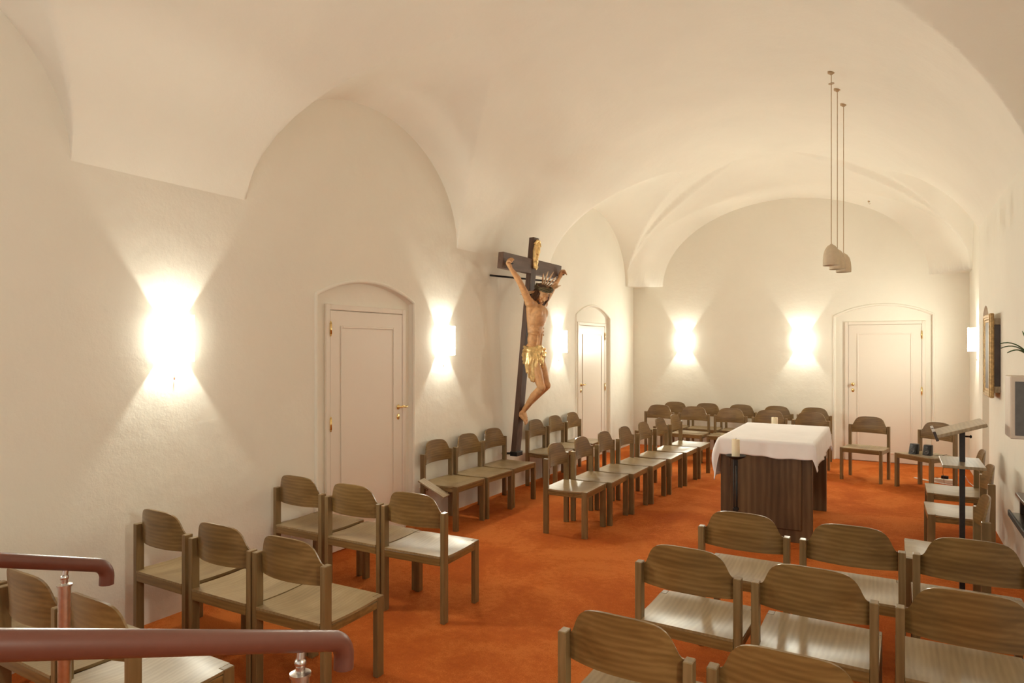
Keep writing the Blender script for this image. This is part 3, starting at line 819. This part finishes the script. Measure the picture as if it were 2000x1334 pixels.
# loincloth
g = MB(); rnd = random.Random(5)
def ring(z, rx, ry, r, tlt=0, ph=0, a0=0, a1=360, cx=-3.80):
    n = 26; pts = []
    for i in range(n+1):
        a = R(a0+(a1-a0)*i/n); pts.append(L3(cx+rx*math.cos(a), 7.10+ry*math.sin(a), z+tlt*math.sin(a+ph)+.008*math.sin(3*a+z*50)))
    g.chain(pts, [r*(1+.15*math.sin(i*1.3)) for i in range(n+1)], 8)
ring(1.80, .092, .142, .019, .006); ring(1.77, .098, .150, .021, .012, 1); ring(1.735, .103, .156, .022, .016, .5)
ring(1.70, .104, .158, .023, .012, 2); ring(1.665, .10, .155, .022, .02, .2); ring(1.63, .094, .15, .02, .02, 0)
g.ell(L3(-3.80, 7.10, 1.71), (.098, .148, .105))
for k in range(9):     # hanging end on his right side
    a = R(-95+14*k); x = -3.80+.105*math.cos(a); yy = 7.10+.16*math.sin(a)
    ln = [.13,.19,.23,.24,.2,.15,.1,.08,.05][k]
    g.chain([L3(x, yy, 1.72), L3(x+.016, yy-.008, 1.66), L3(x+.006+.01*math.sin(k*2), yy-.014, 1.60), L3(x+.012, yy-.006+.01*math.sin(k), 1.63-ln)], [.018,.021,.02,.015], 8)
for k in range(6):     # knot and swirl at the front
    a = k*1.05; g.chain([L3(-3.69, 7.12+.03*math.cos(a), 1.74+.03*math.sin(a)), L3(-3.672, 7.12+.055*math.cos(a+.9), 1.735+.05*math.sin(a+.9)), L3(-3.69, 7.12+.075*math.cos(a+1.6), 1.72+.07*math.sin(a+1.6))], [.02,.018,.012], 8)
g.ell(L3(-3.685, 7.13, 1.70), (.035, .05, .055))
remesh(g.build('loincloth', GOLD, cr, True), .0062, 1, .3)
# gilded scroll at the top of the cross
g = MB(); 
def q3(y_, z_, o_=0): return L3(bx(z_)+.045+o_, y_, z_)
g.chain([q3(7.07,3.06), q3(7.06,2.97), q3(7.065,2.86), q3(7.075,2.77)], [.020,.024,.022,.018], 10)
g.chain([q3(7.11,3.085,.01), q3(7.115,2.97,.018), q3(7.10,2.87,.012), q3(7.105,2.76,.01)], [.018,.026,.024,.017], 10)
g.chain([q3(7.15,3.07), q3(7.16,2.98,.006), q3(7.14,2.88), q3(7.14,2.78)], [.015,.019,.018,.015], 10)
g.chain([q3(7.05,3.05), q3(7.09,3.09,.012), q3(7.14,3.085,.012), q3(7.175,3.03,.016)], [.014,.016,.017,.01], 10)
g.chain([q3(7.06,2.95,.02), q3(7.10,2.92,.035), q3(7.16,2.96,.02)], [.008,.01,.009], 8)
g.chain([q3(7.06,2.84,.016), q3(7.10,2.86,.03), q3(7.15,2.83,.014)], [.008,.01,.008], 8)
g.chain([q3(7.06,2.77,.01), q3(7.10,2.75,.02), q3(7.15,2.78,.01)], [.014,.016,.013], 8)
remesh(g.build('scroll', GOLD, cr, True), .005, 1, .3)
for a_, b_ in (((-3.80,6.44,2.735),(-3.70,6.435,2.74)), ((-3.80,7.765,2.735),(-3.70,7.77,2.74)), ((-4.0,7.1,.93),(-3.88,7.1,.935))): MB().tube([L3(*a_), L3(*b_)], .006, 8).build('nail', BLACKM, cr)

# ------------------------------------------------------------------ right wall things
t = thing('gilt_framed_picture', 'gilt framed dark picture on a deep box on the right wall', 'picture', (XRN, 7.865, 1.32))
fx = -.085
m = MB()
def fr(y0, y1, z0, z1): m.box(fx, -.05, y0, y1, z0, z1, .008)
fr(-.245,-.185,0,.8); fr(.185,.245,0,.8); fr(-.185,.185,0,.06); fr(-.185,.185,.74,.8)
for (y0, y1, z0, z1) in ((-.235,-.205,.01,.79),(.205,.235,.01,.79),(-.205,.205,.01,.035),(-.205,.205,.765,.79)): m.box(fx-.006, fx, y0, y1, z0, z1, .003)
for (y0, y1, z0, z1) in ((-.185,-.165,.06,.74),(.165,.185,.06,.74),(-.165,.165,.06,.08),(-.165,.165,.72,.74)): m.box(fx+.004, -.05, y0, y1, z0, z1, .003)
m.build('gilt_frame', GOLDF, t)
MB().box(-.078,-.05,-.165,.165,.08,.72,.001).build('canvas', CANVAS, t)
MB().box(-.05,0,-.225,.225,.05,.11,.003).build('box_rail', DESKW, t); MB().box(-.05,0,-.225,.225,.69,.75,.003).build('box_rail', DESKW, t)
MB().box(-.05,0,-.222,.222,.11,.69,.002).build('dark_side_box', DGLASS, t)
t = thing('wall_box', 'white wall box with a grey front panel at the right edge', 'box', (XRN, 5.5, 1.185))
MB().box(-.192,0,0,.24,0,.42,.006).build('housing', BOXW, t)
MB().box(-.166,-.02,-.006,0,.025,.385,.002).build('front_panel', BOXG, t)
MB().box(-.115,-.09,-.008,-.006,.14,.21,.001).build('red_mark', REDM, t)
# plant on the box
t = thing('potted_plant', 'green potted plant with long pointed leaves on top of the wall box', 'plant', (.835, 5.60, 1.605))
MB().lathe([(0,0),(.05,0),(.06,.08),(.064,.085),(.064,.1),(.056,.1),(.054,.085),(0,.085)]).build('pot', TERRA, t, True, 40)
MB().lathe([(0,.09),(.054,.088)]).build('soil', SOIL, t)
lv = MB(); rnd = random.Random(2)
def leafblade(k, dr, ln, rise, droop, w):
    dr = Vector((dr[0], dr[1], 0)).normalized(); sd = Vector((-dr.y, dr.x, 0)); n = 10
    def fn(i, j):
        q = i/(n-1); p = Vector((0,0,.09))+dr*ln*q+Vector((0,0,(rise+.07)*q-droop*q*q)); ww = w*math.sin(math.pi*min(1, .08+q*.92))**.8
        return p+sd*ww*(j-1)+Vector((0,0,-.006*abs(j-1)))
    k.grid(n, 3, fn, .0012)
for (dx, dy, ln, ri, dp_, w_) in ((-1,-.15,.21,.28,.22,.016),(-.8,-.7,.24,.20,.20,.017),(-.9,.3,.2,.25,.22,.015),(0,-1,.2,.3,.15,.015),(-.3,.9,.18,.25,.1,.014),(-.3,-.4,.08,.3,.02,.014),(.4,.2,.06,.28,.03,.012)):
    k = MB(); leafblade(k, (dx,dy), ln, ri, dp_, w_); k.build('leaf', LEAF, t, True, fix=True)
# dark rack
t = thing('wall_rack', 'dark brown wooden rack mounted on the near right wall', 'rack', (XRN, 4.57, .79))
m = MB(); m.box(-.24,0,-.35,.35,.125,.145,.003); m.build('lid', RACKW, t)
m = MB(); m.box(-.02,0,-.34,.34,0,.125,.002).box(-.22,-.02,.32,.34,.02,.125,.002).box(-.22,-.02,-.34,-.32,.02,.125,.002); m.build('carcass', RACKW, t)
MB().box(-.265,-.02,-.36,.36,0,.02,.004).build('tray', RACKW, t)
MB().box(-.275,-.262,-.36,.36,.0,.035,.003).build('tray_lip', BLACKM, t)

# wall sockets
def outlet(loc, n, lab):
    t = thing('wall_socket', lab, 'wall socket', loc, R(-90), 'white wall sockets'); w = .04*n
    MB().box(-w, w, 0, .01, -.04, .04, .004).build('cover_plate', WHITEP, t)
    for k in range(n):
        q = MB().lathe([(.021,0),(.022,.004),(.019,.004),(.018,-.001),(0,-.001)], seg=18); cx = (k-(n-1)/2)*.07
        q.v = [(cx+x, .0105+z, yy) for x, yy, z in q.v]; q.build('socket', BLACKM, t)
outlet((XL, 3.76, .30), 1, 'white wall socket left of the near arched door under a chair')
outlet((XL, 5.45, .33), 2, 'white double wall socket under the chair with the side flap')
for (x, yy, lab) in ((-.327, 11.589, 'small pale hook in the vault near the back right'),):
    hk = MB().lathe([(0,0),(.015,0),(.016,.02),(0,.03)], 0, 0, 0, 12).tube([(0,0,0),(0,0,-.02),(.012,0,-.035),(.02,0,-.02)], .003, 6)
    o = hk.build('ceiling_hook', CORD, None, True, 40); o.location = (x, yy, zceil(x, yy)-.012); tag(o, lab, 'hook')

# ------------------------------------------------------------------ steps and handrails
st = MB()
for k in range(5): st.box(-2.62, -1.12, -1.4, .85-.42*k, .165*k, .165*(k+1), .004)
tag(st.build('trim_2', CARPET), kind='structure')
def rail(X, ypost, yend, hend, label, sl=.376, r=.025):
    t = thing('handrail', label, 'handrail', (X, ypost, 0), group='brown handrails on steel posts beside the steps')
    def zc(yy): return hend+sl*(yend-yy)
    pts = [(0, yy-ypost, zc(yy)) for yy in [-1.2+(yend+1.2)*k/10 for k in range(11)]]
    # bend round to a downturned end
    a0 = -math.atan(sl); Rb = .056; cy, cz = (yend-ypost)-Rb*math.sin(-a0), zc(yend)-Rb*math.cos(a0)
    for k in range(1, 11):
        a = a0-(R(98)+a0)*k/10
        pts.append((0, cy+Rb*math.sin(-a), cz+Rb*math.cos(a)))
    p = pts[-1]; pts.append((0, p[1]-.001, p[2]-.022))
    MB().tube(pts, r, 20).build('rail', RAILM, t, True, 60)
    for k, yy in enumerate((ypost, -.9)):
        zt = zc(yy); dy = yy-ypost; zb = 0 if k == 0 else .66
        MB().tube([(0,dy,zb),(0,dy,zt-.082)], .0205, 20).lathe([(.0205,0),(.0245,.001),(.0245,.008),(.012,.012),(0,.012)], 0, dy, zt-.082, 20).lathe([(0,0),(.045,0),(.045,.006),(.021,.01)], 0, dy, zb, 24).build('post', STEEL, t, True, 40)
        MB().tube([(0,dy,zt-.075),(0,dy,zt-.055)], .011, 14).ell((0,dy,zt-.05), (.014,.014,.014), None, 14, 8).tube([(0,dy,zt-.05),(0,dy+.004,zt-.02)], .010, 12).build('pivot_neck', STEEL, t, True, 40)
    return t
rail(-1.205, 1.094, 1.20, 1.07, 'brown handrail nearest the viewer crossing the lower left corner')
rail(-2.55, 1.237, 1.345, .995, 'shorter looking brown handrail at the left edge, farther one', .34)
